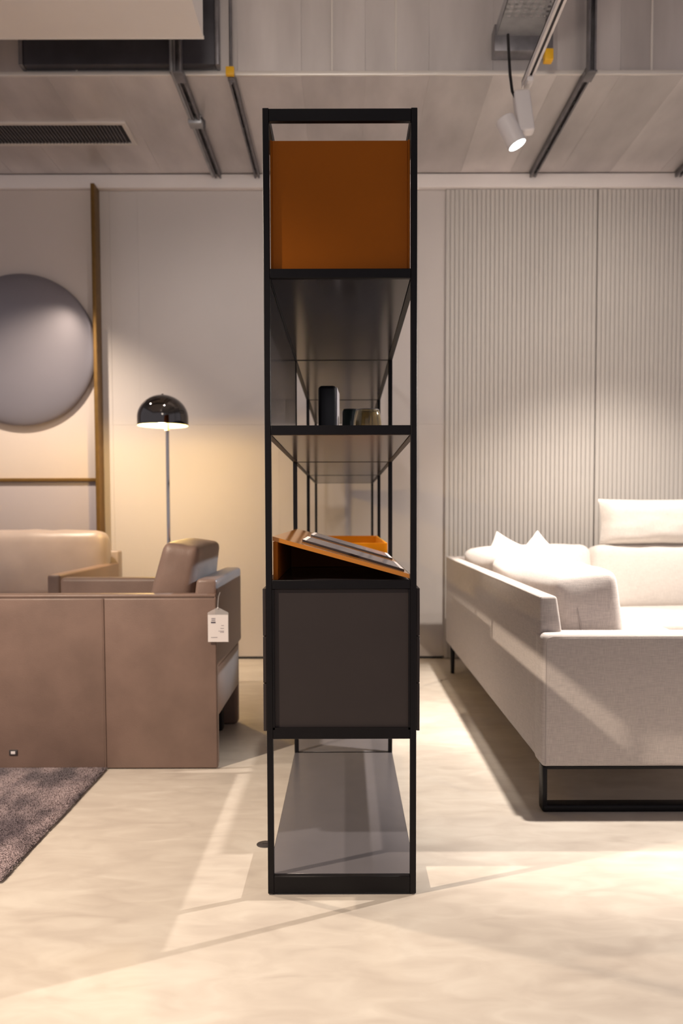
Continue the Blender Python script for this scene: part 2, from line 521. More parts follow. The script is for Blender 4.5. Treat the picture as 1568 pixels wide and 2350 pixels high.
# ================================================================== CEILING SERVICES
duct = thing('air_duct', 'wide galvanised metal duct spanning the room along the back wall', 'air duct', (0, (YD + YW) / 2, ZD))
seams_px = [692 + 146.5 * k for k in range(-7, 10)]
sx = [at(p, 174, YD).x for p in seams_px]
for i in range(len(sx) - 1):
    a, b = sx[i] + 0.0002, sx[i + 1] - 0.0002
    part('front_sheet', bx((a, YD, ZD + 0.022), (b, YD + 0.02, 4.39), 0.001, 1), 'duct', duct)
    part('underside_sheet', bx((a, YD + 0.004, ZD), (b, YW - 0.05, ZD + 0.02), 0.001, 1), 'duct', duct)
part('edge_flange', bx((sx[0], YD - 0.012, ZD - 0.001), (sx[-1], YD + 0.003, ZD + 0.021), 0.003), 'ductseam', duct)
for i in (3, 7, 8, 12, 13):
    part('standing_seam', bx((sx[i] + (sx[i + 1] - sx[i]) * 0.48 - 0.006, YD - 0.006, ZD + 0.022), (sx[i] + (sx[i + 1] - sx[i]) * 0.48 + 0.006, YD + 0.001, 4.39), 0.002, 1), 'ductseam', duct)
# air grille in the underside
g0 = gr(285, 278, ZD); g1 = gr(318, 330, ZD)
gx1 = (g0.x + g1.x) / 2; gx0 = gx1 - 1.75
gy0, gy1 = g1.y, g0.y                       # far, near (smaller y is nearer)
ya, yb = min(gy0, gy1), max(gy0, gy1)
gb = B(); fr = 0.028
add_box(gb, (gx0, ya, ZD - 0.012), (gx1, ya + fr, ZD + 0.001), 0.002, 1)
add_box(gb, (gx0, yb - fr, ZD - 0.012), (gx1, yb, ZD + 0.001), 0.002, 1)
add_box(gb, (gx1 - fr, ya + fr, ZD - 0.012), (gx1, yb - fr, ZD + 0.001), 0.002, 1)
add_box(gb, (gx0, ya + fr, ZD - 0.012), (gx0 + fr, yb - fr, ZD + 0.001), 0.002, 1)
grille = part('air_grille', gb, 'ductseam', duct)
part('grille_recess', bx((gx0 + fr, ya + fr, ZD - 0.0025), (gx1 - fr, yb - fr, ZD + 0.001)), 'zinc_dark', grille)
base = None
n = int((1.75 - 2 * fr) / 0.021)
for i in range(n):
    if base is None:
        base = part('grille_slat', bx((gx0 + fr + 0.004, ya + fr - 0.001, ZD - 0.011), (gx0 + fr + 0.0105, yb - fr + 0.001, ZD - 0.002)), 'zinc', grille, smooth=False)
    else:
        c = base.copy(); C.objects.link(c); c.parent = grille
        c.location = (i * 0.021, 0, 0)

# dark steel box between the white box and the duct
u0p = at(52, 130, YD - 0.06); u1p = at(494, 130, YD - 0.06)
un = thing('duct_face_box', 'dark steel box fixed to the duct behind the white ceiling box', 'ventilation unit', ((u0p.x + u1p.x) / 2, YD - 0.03, ZD + 0.025))
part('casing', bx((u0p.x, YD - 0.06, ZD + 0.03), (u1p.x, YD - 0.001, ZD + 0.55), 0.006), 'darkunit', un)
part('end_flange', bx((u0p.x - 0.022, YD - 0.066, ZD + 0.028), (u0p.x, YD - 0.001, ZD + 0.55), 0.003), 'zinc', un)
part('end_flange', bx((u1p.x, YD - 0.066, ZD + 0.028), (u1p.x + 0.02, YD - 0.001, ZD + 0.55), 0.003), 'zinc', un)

# white suspended box top left
ZB = 3.34
wb = gr(467, 88, ZB)
cb = thing('ceiling_box', 'large white suspended ceiling box with a crisp lower edge', 'ceiling box', (wb.x - 1.2, wb.y - 1.5, ZB))
part('bottom_panel', bx((wb.x - 2.6, wb.y - 2.6, ZB), (wb.x, wb.y, ZB + 0.02), 0.003), 'whitebox', cb)
part('end_panel', bx((wb.x - 0.02, wb.y - 2.6, ZB + 0.019), (wb.x - 0.001, wb.y - 0.002, 4.39), 0.002), 'whitebox', cb)
part('rear_panel', bx((wb.x - 2.6, wb.y - 0.02, ZB + 0.019), (wb.x - 0.019, wb.y - 0.002, 4.39), 0.002), 'whitebox', cb)
part('edge_bead', bx((wb.x - 2.6, wb.y - 0.004, ZB - 0.003), (wb.x + 0.003, wb.y + 0.004, ZB + 0.012), 0.001, 1), 'ductseam', cb)

# strut channels hanging under the duct
def channel(bm, lo, hi, axis, t=0.004):
    """U section: open side faces down ('y' axis run) or forward ('z' axis run)"""
    x0, y0, z0 = lo; x1, y1, z1 = hi
    if axis == 'y':
        add_box(bm, (x0, y0, z1 - t), (x1, y1, z1)); add_box(bm, (x0, y0, z0), (x0 + t, y1, z1)); add_box(bm, (x1 - t, y0, z0), (x1, y1, z1))
        add_box(bm, (x0 + t, y0, z0), (x0 + t + 0.006, y1, z0 + t)); add_box(bm, (x1 - t - 0.006, y0, z0), (x1 - t, y1, z0 + t))
    else:
        add_box(bm, (x0, y1 - t, z0), (x1, y1, z1)); add_box(bm, (x0, y0, z0), (x0 + t, y1, z1)); add_box(bm, (x1 - t, y0, z0), (x1, y1, z1))
        add_box(bm, (x0 + t, y0, z0), (x0 + t + 0.006, y0 + t, z1)); add_box(bm, (x1 - t - 0.006, y0, z0), (x1 - t, y0 + t, z1))
    return bm
def strut(px_front, px_far, kind, label, y_end=YW - 0.06):
    xa = at(px_front, 185, YD).x
    s = thing('strut_channel', label, 'strut', (xa, YD, ZD - 0.045), 'metal struts under the duct')
    w = 0.041 if kind != 'rod' else 0.034
    zt = ZD - 0.0005
    h = 0.035
    y0s = YD - 0.075
    part('channel', channel(B(), (xa - w / 2, y0s, zt - h), (xa + w / 2, y_end, zt), 'y'), 'zinc', s, smooth=False)
    if kind == 'post':
        part('upright', channel(B(), (xa - w / 2, YD - 0.125, zt - h - 0.01), (xa + w / 2, YD - 0.08, 4.39), 'z'), 'zinc', s, smooth=False)
        part('bracket', bx((xa - w / 2 - 0.004, YD - 0.13, zt - h - 0.012), (xa + w / 2 + 0.004, YD - 0.02, zt - h - 0.004), 0.001, 1), 'zinc', s)
    elif kind == 'rod':
        part('threaded_rod', add_tube(B(), [(xa, YD - 0.05, zt - h - 0.03), (xa, YD - 0.05, 4.39)], 0.0085, 10), 'zinc', s)
        part('end_cap', bx((xa - w / 2 - 0.005, y0s - 0.018, zt - h - 0.005), (xa + w / 2 + 0.005, y0s + 0.006, zt + 0.004), 0.003), 'yellow', s, label='yellow plastic end cap')
        nt_ = B(); add_lathe(nt_, [(0, 0), (0.016, 0), (0.016, 0.014), (0, 0.014)], (xa, YD - 0.05, zt - h - 0.016), 6)
        part('hex_nut', nt_, 'zinc', s, smooth=False)
    for f in (0.18, 0.42, 0.66, 0.9):
        yy = YD + (y_end - YD) * f
        part('slot', bx((xa - 0.006, yy - 0.02, zt - h - 0.0003), (xa + 0.006, yy + 0.02, zt - h + 0.004)), 'zinc_dark', s, smooth=False)
    return s
st1 = strut(418, 497, 'post', 'grey strut with upright standing over the end of the dark steel box')
# wider second rail and pipe clamp on that strut
xa = at(418, 185, YD).x
part('conduit', add_tube(B(), [(xa - 0.034, YD - 0.10, 4.39), (xa - 0.034, YD - 0.10, ZD - 0.03), (xa - 0.034, YD - 0.06, ZD - 0.022), (xa - 0.034, YW - 0.08, ZD - 0.022)], 0.012, 10), 'tray', st1)
part('pipe_clamp', bx((xa - 0.05, YD + 0.42, ZD - 0.05), (xa + 0.032, YD + 0.50, ZD - 0.001), 0.006), 'tray', st1)
part('hook', add_tube(B(), [(xa + 0.03, YD + 0.42, ZD - 0.02), (xa + 0.05, YD + 0.40, ZD - 0.05), (xa + 0.05, YD + 0.40, ZD - 0.09)], 0.007, 8), 'zinc', st1)
strut(533, 595, 'rod', 'thin strut on a threaded rod with a yellow end cap')
strut(1344, 1222, 'post', 'strut with tall upright beside the hanging cable tray')
strut(1772, 1552, 'post', 'strut over the far end of the pale corner sofa')

# perforated cable tray
ZT = at(1180, 105, YD).z
ta = at(1134, 103, YD - 0.02); tb = at(1258, 103, YD - 0.02)
tray = thing('cable_tray', 'perforated galvanised cable tray hung below the ceiling', 'cable tray', ((ta.x + tb.x) / 2, YD - 0.6, ZT))
ty0, ty1 = YD - 1.6, YD - 0.09
tbm = B()
nx = 7; ny = 34
xs_ = np.linspace(ta.x + 0.004, tb.x - 0.004, nx * 2 + 2)
ys_ = np.linspace(ty0, ty1 - 0.16, ny * 2 + 1)
for j in range(len(ys_) - 1):
    if j % 2 == 0:
        add_box(tbm, (ta.x, ys_[j], ZT), (tb.x, ys_[j + 1], ZT + 0.002))
for i in range(0, len(xs_) - 1, 2):
    add_box(tbm, (xs_[i] - (0.004 if i == 0 else 0), ty0, ZT), (xs_[i + 1] + (0.004 if i == len(xs_) - 2 else 0), ys_[-1], ZT + 0.0018))
add_box(tbm, (ta.x, ty1 - 0.162, ZT), (tb.x, ty1, ZT + 0.002))
part('tray_bottom', tbm, 'tray', tray, smooth=False)
for xx in (ta.x, tb.x - 0.003):
    part('side_rail', bx((xx, ty0, ZT), (xx + 0.003, ty1, ZT + 0.06)), 'tray', tray, smooth=False)
part('end_shade_block', bx((ta.x - 0.01, ty1 - 0.002, ZT - 0.075), (tb.x + 0.01, ty1 + 0.088, ZT + 0.06), 0.003), 'zinc', tray)  # dark block below the tray end stands in for its shadow on the duct
part('hanger', bx((ta.x - 0.012, ty1 - 0.9, ZT + 0.03), (ta.x - 0.002, ty1 - 0.86, 4.39)), 'zinc', tray, smooth=False)
part('hanger', bx((tb.x + 0.002, ty1 - 0.9, ZT + 0.03), (tb.x + 0.012, ty1 - 0.86, 4.39)), 'zinc', tray, smooth=False)
yc = at(1259, 128, YD - 0.25)
part('yellow_cap', bx((yc.x - 0.022, yc.y - 0.02, yc.z - 0.028), (yc.x + 0.022, yc.y + 0.03, yc.z + 0.028), 0.005), 'yellow', tray, label='yellow plastic end cap')
part('cap_bracket', bx((yc.x - 0.012, yc.y - 0.005, yc.z + 0.026), (yc.x + 0.012, yc.y + 0.02, 4.39)), 'zinc', tray, smooth=False)

# lighting track and spotlight
YE = 3.95
te = at(1206, 203, YE)
ZTR = te.z
track = thing('lighting_track', 'white lighting track with a black slot below the ceiling', 'lighting track', (te.x, YE - 1, ZTR))
tw = 0.017
tr = B()
add_box(tr, (te.x - tw, 0.6, ZTR), (te.x - 0.006, YE, ZTR + 0.034)); add_box(tr, (te.x + 0.006, 0.6, ZTR), (te.x + tw, YE, ZTR + 0.034))
add_box(tr, (te.x - tw, 0.6, ZTR + 0.026), (te.x + tw, YE, ZTR + 0.034))
part('track_body', tr, 'white_metal', track, smooth=False)
part('track_slot', bx((te.x - 0.006, 0.6, ZTR + 0.008), (te.x + 0.006, YE - 0.001, ZTR + 0.026)), 'blackgloss', track, smooth=False)
part('end_plate', bx((te.x - tw, YE - 0.001, ZTR), (te.x + tw, YE + 0.003, ZTR + 0.034)), 'white_metal', track, smooth=False)
for yy in (1.2, 2.6):
    part('suspension_wire', add_tube(B(), [(te.x, yy, ZTR + 0.03), (te.x, yy, 4.39)], 0.002, 6), 'zinc', track)
pa = at(1167, 100, YE + 0.05); pb = at(1177, 215, YE - 0.08)
sp = thing('track_spotlight', 'white cylindrical spotlight glowing at the end of the lighting track', 'spotlight', (te.x, YE - 0.08, ZTR - 0.2))
d0, d1 = at(1196, 213, YE - 0.06), at(1208, 306, YE - 0.10)
ax = (d1 - d0).normalized()
q = Vector((0, 0, -1)).rotation_difference(ax).to_matrix().to_4x4()
dl = (d1 - d0).length
part('driver_box', xf(bx((-0.037, -0.028, -dl), (0.037, 0.028, 0.0), 0.012, 3), T(*d0) @ q), 'white_metal', sp)
part('track_adapter', bx((te.x - 0.014, YE - 0.11, ZTR - 0.02), (te.x + 0.014, YE - 0.03, ZTR + 0.006), 0.003), 'white_metal', sp)
nrm = Vector((0.42, -0.10, -0.87)).normalized()
hl = at(1188, 333, YE - 0.11)
hd = B()
add_lathe(hd, [(0.0, -0.135), (0.040, -0.135), (0.044, -0.131), (0.044, -0.004), (0.0435, 0.0), (0.040, 0.0), (0.037, -0.006), (0, -0.006)], hl, 40, nrm)
head = part('head', hd, 'white_metal', sp)
part('lens', add_lathe(B(), [(0, -0.004), (0.0385, -0.004), (0.0385, -0.0015), (0, -0.0015)], hl, 40, nrm), 'led', head, label='glowing white lens')
part('pivot', add_tube(B(), [hl - nrm * 0.09 + Vector((0.035, 0.0, 0.0)), d1 + Vector((-0.005, 0.0, 0.05))], 0.011, 10), 'white_metal', sp)
lam = spot('spot_head_lamp', hl + nrm * 0.03, hl + nrm * 2, 260, 70, 0.6, NEUT)
cab = single('power_cable', add_tube(B(), [at(1166, 80, YE + 0.1), at(1168, 120, YE + 0.02), at(1171, 170, YE - 0.05), at(1176, 210, YE - 0.07), at(1187, 232, YE - 0.075)], 0.0068, 8), 'black_metal', 'thin black cable hanging from the tray to the spotlight', 'cable')

# ================================================================== SHELVING UNIT
Y0 = 2.19
X0, X1 = -0.214, 0.1865
PW = 0.0165                                   # post width
MOD = 1.1585
ZTOP = 2.074
unit = thing('shelving_unit', 'tall narrow black metal shelving unit with dark satin shelves and drawers', 'shelf', ((X0 + X1) / 2, Y0 + 1.75, 0))
yp = [Y0 + MOD * k for k in range(4)]
for y in yp:
    for x in (X0, X1 - PW):
        part('post', bx((x, y, 0.003), (x + PW, y + PW, ZTOP + 0.001), 0.0012, 1), 'black_metal', unit)
        add = None
LV = {'top': (2.042, ZTOP - 0.001), 'one': (1.643, 1.667), 'two': (1.237, 1.262), 'three': (0.830, 0.854), 'bottom': (0.006, 0.051)}
for nm, (z0, z1) in LV.items():
    for y in yp:
        part('cross_rail', bx((X0 + PW, y, z0), (X1 - PW, y + PW, z1), 0.001, 1), 'black_metal', unit)
    for k in range(3):
        for x in (X0, X1 - PW):
            part('side_rail', bx((x, yp[k] + PW, z0), (x + PW, yp[k + 1], z1), 0.001, 1), 'black_metal', unit)
        if nm == 'bottom':
            part('shelf_panel', bx((X0 + 0.001, yp[k] + PW + 0.001, z1 - 0.004), (X1 - 0.001, yp[k + 1] + (-0.001), z1 + 0.0008), 0.0006, 1), 'shelf_pale', unit, label='grey satin bottom shelf')
        elif nm != 'top':
            part('shelf_panel', bx((X0 + PW + 0.001, yp[k] + PW + 0.001, z0 + 0.0012), (X1 - PW - 0.001, yp[k + 1] - 0.001, z1 - (0.001 if nm != 'bottom' else 0.0)), 0.0008, 1), 'shelf', unit, label='dark taupe satin shelf')
# closed side panel on the left of the second compartment
part('side_panel', bx((X0 + 0.003, yp[0] + PW + 0.001, 1.263), (X0 + PW - 0.003, yp[1] - 0.001, 1.642)), 'shelf', unit, label='grey satin side panel')
# levelling feet
for y in yp:
    for x in (X0 + PW / 2, X1 - PW / 2):
        part('foot', add_lathe(B(), [(0, 0), (0.007, 0), (0.007, 0.004), (0, 0.004)], (x, y + PW / 2, 0.0), 12), 'steel', unit)
part('plinth', bx((X0 + 0.012, Y0 + 0.03, 0.0005), (X1 - 0.012, Y0 + 3 * MOD - 0.03, 0.0065)), 'black_metal', unit)
# drawer cabinet in the first bay
zc0, zc1 = 0.452, 0.829
cabn = part('cabinet', bx((X0 + PW + 0.001, Y0 + 0.006, zc0 + 0.006), (X1 - PW - 0.001, yp[1] - 0.004, zc1)), 'cabinet', unit, label='umber drawer cabinet body')
part('base_rail', bx((X0 + PW, Y0 + 0.0, 0.427), (X1 - PW, Y0 + PW, 0.449), 0.001, 1), 'black_metal', cabn)
part('base_rail', bx((X0 + PW, yp[1], 0.427), (X1 - PW, yp[1] + PW, 0.449), 0.001, 1), 'black_metal', cabn)
for x in (X0, X1 - PW):
    part('base_side_rail', bx((x, Y0 + PW, 0.427), (x + PW, yp[1], 0.449), 0.001, 1), 'black_metal', cabn)
part('base_plate', bx((X0 + PW, Y0 + PW, 0.429), (X1 - PW, yp[1], 0.459)), 'black_metal', cabn)
frm = B()
add_box(frm, (X0 + PW, Y0 + 0.0, zc0), (X0 + PW + 0.005, Y0 + 0.016, zc1)); add_box(frm, (X1 - PW - 0.005, Y0 + 0.0, zc0), (X1 - PW, Y0 + 0.016, zc1))
add_box(frm, (X0 + PW, Y0 + 0.0, zc0 - 0.004), (X1 - PW, Y0 + 0.016, zc0 + 0.006))
part('end_frame', frm, 'black_metal', cabn, smooth=False)
dz = [0.8325, 0.704, 0.5775, 0.447]
for sgn, xa_, xb_ in ((-1, X0 - 0.009, X0 - 0.0005), (1, X1 + 0.0005, X1 + 0.009)):
    for k in range(3):
        part('drawer_front', bx((xa_, Y0 + 0.004, dz[k + 1] + 0.0012), (xb_, yp[1] - 0.003, dz[k] - 0.0012), 0.0008, 1), 'cabinet', cabn)

# orange box in the top compartment
ob = thing('orange_box', 'burnt orange open-topped box in the top compartment of the shelving unit', 'box', ((X0 + X1) / 2, Y0 + 0.5, 1.6675))
ox0, ox1, oy0, oy1 = X0 + PW + 0.0015, X1 - PW - 0.0015, Y0 + 0.012, yp[1] - 0.01
oz0, oz1 = 1.6675, 2.0
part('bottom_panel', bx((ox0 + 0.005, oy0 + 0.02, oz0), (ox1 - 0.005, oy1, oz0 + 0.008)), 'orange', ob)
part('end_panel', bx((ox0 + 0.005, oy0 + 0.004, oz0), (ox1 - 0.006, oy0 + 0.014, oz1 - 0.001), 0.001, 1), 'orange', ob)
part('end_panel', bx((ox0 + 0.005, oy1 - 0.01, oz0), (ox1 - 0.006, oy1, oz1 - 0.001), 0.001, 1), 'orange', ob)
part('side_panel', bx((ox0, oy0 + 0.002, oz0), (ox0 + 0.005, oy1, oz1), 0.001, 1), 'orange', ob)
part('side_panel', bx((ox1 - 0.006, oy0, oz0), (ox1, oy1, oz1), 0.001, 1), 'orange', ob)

# sloped display stand on the cabinet
zL, zR = at(624, 1231, Y0 + 0.01).z, at(942, 1317.5, Y0 + 0.01).z
sl = (zR - zL) / (ox1 - ox0)
def slope_z(x):
    return zL + sl * (x - ox0)
dy0, dy1 = Y0 + 0.01, yp[1] - 0.012
th = 0.0115
ds = thing('display_stand', 'sloping burnt orange display stand above the drawers', 'display stand', ((ox0 + ox1) / 2, (dy0 + dy1) / 2, 0.8545))
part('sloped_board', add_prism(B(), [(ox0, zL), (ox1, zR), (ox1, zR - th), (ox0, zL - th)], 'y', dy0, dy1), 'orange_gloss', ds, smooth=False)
part('side_panel', bx((ox0 + 0.001, dy0 + 0.004, 0.8542), (ox0 + 0.013, dy1 - 0.002, zL - th - 0.003)), 'orange', ds, smooth=False)
xe = ox1 - 0.02
part('end_panel', add_prism(B(), [(ox0 + 0.013, 0.8542), (xe, 0.8542), (xe, slope_z(xe) - th - 0.0005), (ox0 + 0.013, slope_z(ox0 + 0.013) - th - 0.0005)], 'y', dy0 + 0.55, dy0 + 0.56), 'orange', ds, smooth=False)
part('end_panel', add_prism(B(), [(ox0 + 0.013, 0.8542), (xe, 0.8542), (xe, slope_z(xe) - th - 0.0005), (ox0 + 0.013, slope_z(ox0 + 0.013) - th - 0.0005)], 'y', dy1 - 0.012, dy1 - 0.002), 'orange', ds, smooth=False)

# two printed sample boards lying on the slope
def on_slope(px, py, lift=0.006):
    v = ray(px, py)
    # z = zL + lift + sl*(x-ox0):  CAMZ + t vz = zL + lift + sl*(t vx - ox0)
    t = (zL + lift - sl * ox0 - CAMZ) / (v.z - sl * v.x)
    return Vector((v.x * t, v.y * t, CAMZ + v.z * t))
def sample_board(xa_, xb_, ya_, yb_, turn, label):
    """ya_..yb_ at the left end; the right end lies nearer by turn"""
    o = thing('sample_board', label, 'display board', ((xa_ + xb_) / 2, (ya_ + yb_) / 2, slope_z((xa_ + xb_) / 2)))
    def slab(x0, x1, y0, y1, z0, z1, m, nm, lab=None):
        bm = B()
        vs = []
        for zz in (z0, z1):
            for (x, y) in ((x0, y0), (x1, y0), (x1, y1), (x0, y1)):
                vs.append(bm.verts.new((x, y - turn * (x - xa_) / (xb_ - xa_), slope_z(x) + zz)))
        for f in ((3, 2, 1, 0), (4, 5, 6, 7), (0, 1, 5, 4), (1, 2, 6, 5), (2, 3, 7, 6), (3, 0, 4, 7)):
            bm.faces.new([vs[i] for i in f])
        part(nm, bm, m, o, smooth=False, label=lab)
    slab(xa_, xb_, ya_, yb_, 0.0003, 0.0060, 'blackgloss', 'board')
    e = 0.011
    slab(xa_ + e, xb_ - e, ya_ + 0.004, yb_ - 0.004, 0.0055, 0.0066, 'print', 'printed_sheet', 'grey stone patterned print')
    slab(xa_ + 0.001, xa_ + e, ya_ + 0.003, yb_ - 0.003, 0.0055, 0.0066, 'paper', 'white_border')
    slab(xb_ - e, xb_ - 0.001, ya_ + 0.003, yb_ - 0.003, 0.0055, 0.0066, 'paper', 'white_border')
sample_board(-0.126, 0.158, 2.375, 2.70, 0.12, 'dark framed stone print lying on the slope beside the front posts')
sample_board(-0.126, 0.158, 2.95, 3.28, 0.12, 'dark framed stone print lying on the slope next to the orange tray')

# orange tray in the second bay
ty = thing('orange_tray', 'shallow burnt orange tray lying behind the sloped display stand', 'tray', ((X0 + X1) / 2, yp[1] + 0.5, 0.8545))
a0, a1, b0, b1 = X0 + PW + 0.002, X1 - PW - 0.002, yp[1] + PW + 0.01, yp[2] - 0.012
tz1 = at(850, 1246, b0).z
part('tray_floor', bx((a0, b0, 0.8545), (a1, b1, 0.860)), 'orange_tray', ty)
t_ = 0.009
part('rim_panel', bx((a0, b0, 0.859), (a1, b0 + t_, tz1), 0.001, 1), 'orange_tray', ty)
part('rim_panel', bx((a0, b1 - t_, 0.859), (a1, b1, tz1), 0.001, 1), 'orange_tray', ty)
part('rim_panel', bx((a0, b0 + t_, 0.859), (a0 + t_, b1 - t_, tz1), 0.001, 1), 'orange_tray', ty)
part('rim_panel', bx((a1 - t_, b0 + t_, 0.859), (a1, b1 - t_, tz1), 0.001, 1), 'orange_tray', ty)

# objects on the second shelf
ZS2 = 1.2622
YB = Y0 + 0.62
va = at(730, 884, YB); vb = at(772, 884, YB)
vase = thing('flat_vase', 'tall flat black vase with rounded corners on the second shelf', 'vase', ((va.x + vb.x) / 2, YB + 0.07, ZS2))
vm = T(vb.x, YB, 0) @ R('Z', -2.5) @ T(-vb.x, -YB, 0)
part('body', xf(bx((va.x, YB, ZS2), (vb.x, YB + 0.16, va.z), 0.012, 4), vm), 'blackgloss', vase)
part('side_glint', xf(bx((vb.x - 0.002, YB + 0.006, ZS2 + 0.001), (vb.x + 0.003, YB + 0.15, va.z - 0.006), 0.002, 2), vm), 'edge_glint', vase, label='pale strip painted as the edge highlight')  # pale colour stands in for the highlight on the vase's right edge
YJ = Y0 + 0.72
ja = at(811, 955, YJ); jb = at(876.5, 955, YJ)
jr = (jb.x - ja.x) / 2; jz = at(840, 941, YJ).z - ZS2
jc = Vector(((ja.x + jb.x) / 2, YJ, ZS2))
def bowl_profile(r, h, t=0.004):
    out = []
    for k in range(13):
        f = k / 12
        rr = r * (0.70 + 0.30 * math.sin(math.pi * (0.12 + 0.76 * f))) if f > 0 else r * 0.62
        out.append((rr, h * f))
    inn = [(rr - t, max(z, t)) for (rr, z) in reversed(out)]
    return [(0, 0)] + out + inn + [(0, t)]
jar = thing('glass_jar', 'round smoked amber glass jar on the second shelf', 'jar', jc)
part('bowl', add_lathe(B(), bowl_profile(jr, jz), jc, 40), 'amber', jar)
part('rim_ring', add_lathe(B(), [(jr * 0.80, jz - 0.002), (jr * 0.82, jz - 0.002), (jr * 0.82, jz + 0.001), (jr * 0.80, jz + 0.001), (jr * 0.80, jz - 0.002)], jc, 40), 'steel', jar)
YK = YJ + 0.30
ka = at(785, 955, YK); kb = at(826, 955, YK)
kc = Vector(((ka.x + kb.x) / 2, YK, ZS2)); kr = (kb.x - ka.x) / 2; kz = at(800, 940, YK).z - ZS2
dj = thing('dark_jar', 'dark smoked jar standing behind the amber glass jar', 'jar', kc)
part('body', add_lathe(B(), [(0, 0), (kr * 0.9, 0), (kr, 0.01), (kr, kz - 0.012), (kr * 0.92, kz - 0.003), (0, kz - 0.003)], kc, 36), 'smoke', dj)
part('lid', add_lathe(B(), [(0, kz - 0.003), (kr * 0.93, kz - 0.003), (kr * 0.93, kz), (0, kz)], kc, 36), 'blackgloss', dj)

# ================================================================== FLOOR SOCKET, RUG
fs = gr(609, 1938)
sk = thing('floor_socket', 'small round dark socket cover set in the floor beside the shelving unit', 'floor socket', (fs.x, fs.y, 0))
part('cover', add_lathe(B(), [(0, 0.0), (0.027, 0.0), (0.027, 0.0015), (0.024, 0.0028), (0, 0.0028)], (fs.x, fs.y, 0), 36), 'steel', sk)
part('finger_slot', bx((fs.x - 0.009, fs.y - 0.002, 0.0026), (fs.x + 0.009, fs.y + 0.002, 0.0031)), 'zinc_dark', sk)

YC = 3.30                                      # near face of the armchair
rx1, ry0, ry1 = -0.968, 2.262, YC - 0.002
rx0 = -2.6
rug = thing('area_rug', 'dark mauve shaggy rug with brushed lighter streaks beside the brown armchair', 'rug', ((rx0 + rx1) / 2, (ry0 + ry1) / 2, 0))
part('backing', bx((rx0 + 0.006, ry0 + 0.006, 0.0), (rx1 - 0.006, ry1, 0.009), 0.003), 'pile', rug)
rng = np.random.default_rng(7)
nb = 150000
# only the side of the rug that can be seen gets the full pile density
bxs = rx1 - (rng.random(nb) ** 1.6) * (rx1 - rx0)
bys = ry0 + rng.random(nb) * (ry1 - ry0 - 0.004)
lay = np.array([noise.noise(Vector((x * 2.2, y * 3.0, 0.3))) for x, y in zip(bxs[::1], bys[::1])])
ang = rng.random(nb) * 6.283
lean = 0.012 * lay
ht = 0.003 + 0.003 * rng.random(nb)
wd2 = 0.0016
V = np.zeros((nb * 3, 3))
V[0::3] = np.stack([bxs - np.cos(ang) * wd2, bys - np.sin(ang) * wd2, np.full(nb, 0.007)], 1)
V[1::3] = np.stack([bxs + np.cos(ang) * wd2, bys + np.sin(ang) * wd2, np.full(nb, 0.007)], 1)
V[2::3] = np.stack([bxs + lean + rng.normal(0, 0.003, nb), bys + 0.012 * lay + rng.normal(0, 0.003, nb), 0.007 + ht], 1)
V[:, 1] = np.minimum(V[:, 1], ry1)
V -= np.array(ROOT[rug])
me = bpy.data.meshes.new('pile')
me.from_pydata(V.tolist(), [], np.arange(nb * 3).reshape(-1, 3).tolist())
me.materials.append(M['pile'])
nv = np.zeros((nb * 3, 3)); nv[:, 2] = 1.0
tl_ = np.repeat(np.stack([lay * 0.7 + rng.normal(0, 0.12, nb), lay * 0.5 + rng.normal(0, 0.12, nb)], 1), 3, axis=0)
nv[:, :2] = tl_
nv /= np.linalg.norm(nv, axis=1)[:, None]
for p_ in me.polygons: p_.use_smooth = True
me.normals_split_custom_set_from_vertices(nv.tolist())
po = bpy.data.objects.new('pile', me); C.objects.link(po); po.parent = rug; po['kind'] = 'stuff'

# ================================================================== LEATHER ARMCHAIR
XC1 = -0.522; YF = 4.07
XC0 = at(137, 1335, YF - 0.07).x
ZA = at(300, 1364, YC).z
ZAF = at(240, 1325, YF - 0.05).z
arm = thing('leather_armchair', 'brown leather armchair with panel arms standing next to the shelving unit', 'armchair', ((XC0 + XC1) / 2, (YC + YF) / 2, 0))
xs1 = at(240, 1560, YC).x
nearp = part('arm_panel', bx((XC0 - 0.068, YC + 0.004, 0.002), (XC1 - 0.002, YC + 0.066, ZA - 0.001), 0.012, 3), 'leather_seam', arm)
for (a, b) in ((XC0 - 0.07, xs1 - 0.0006), (xs1 + 0.0006, XC1)):
    part('leather_panel', bx((a, YC, 0.003), (b, YC + 0.034, ZA - 0.016), 0.006, 3), 'leather', nearp)
part('top_strip', bx((XC0 - 0.07, YC + 0.001, ZA - 0.0155), (XC1, YC + 0.07, ZA), 0.007, 3), 'leather', nearp)
part('piping', add_tube(B(), [(xs1, YC - 0.0005, 0.01), (xs1, YC - 0.0005, ZA - 0.018)], 0.0028, 8), 'leather', nearp)
part('piping', add_tube(B(), [(XC1 - 0.004, YC + 0.005, 0.006), (XC1 - 0.004, YC + 0.005, ZA - 0.01)], 0.004, 8), 'leather', nearp)
lp = at(31, 1727, YC)
lb = part('maker_plate', bx((lp.x - 0.017, YC - 0.004, lp.z - 0.0115), (lp.x + 0.017, YC + 0.001, lp.z + 0.0115), 0.002), 'steel', nearp, label='tiny metal plate with a pale centre')
part('plate_mark', bx((lp.x - 0.009, YC - 0.0055, lp.z - 0.006), (lp.x + 0.009, YC - 0.003, lp.z + 0.006), 0.001), 'paper', nearp)
farp = part('arm_panel', bx((XC0, YF - 0.07, 0.002), (XC1 - 0.01, YF, ZAF), 0.02, 4), 'leather', arm)
ZBK = at(480, 1329, YC + 0.03).z
bt = XC1 - 0.083
part('backrest', add_prism(B(), [(XC1, 0.405), (XC1, ZBK), (bt, ZBK), (bt - 0.05, 0.405)], 'y', YC + 0.03, YF + 0.012, 0.014, 3), 'leather', arm)
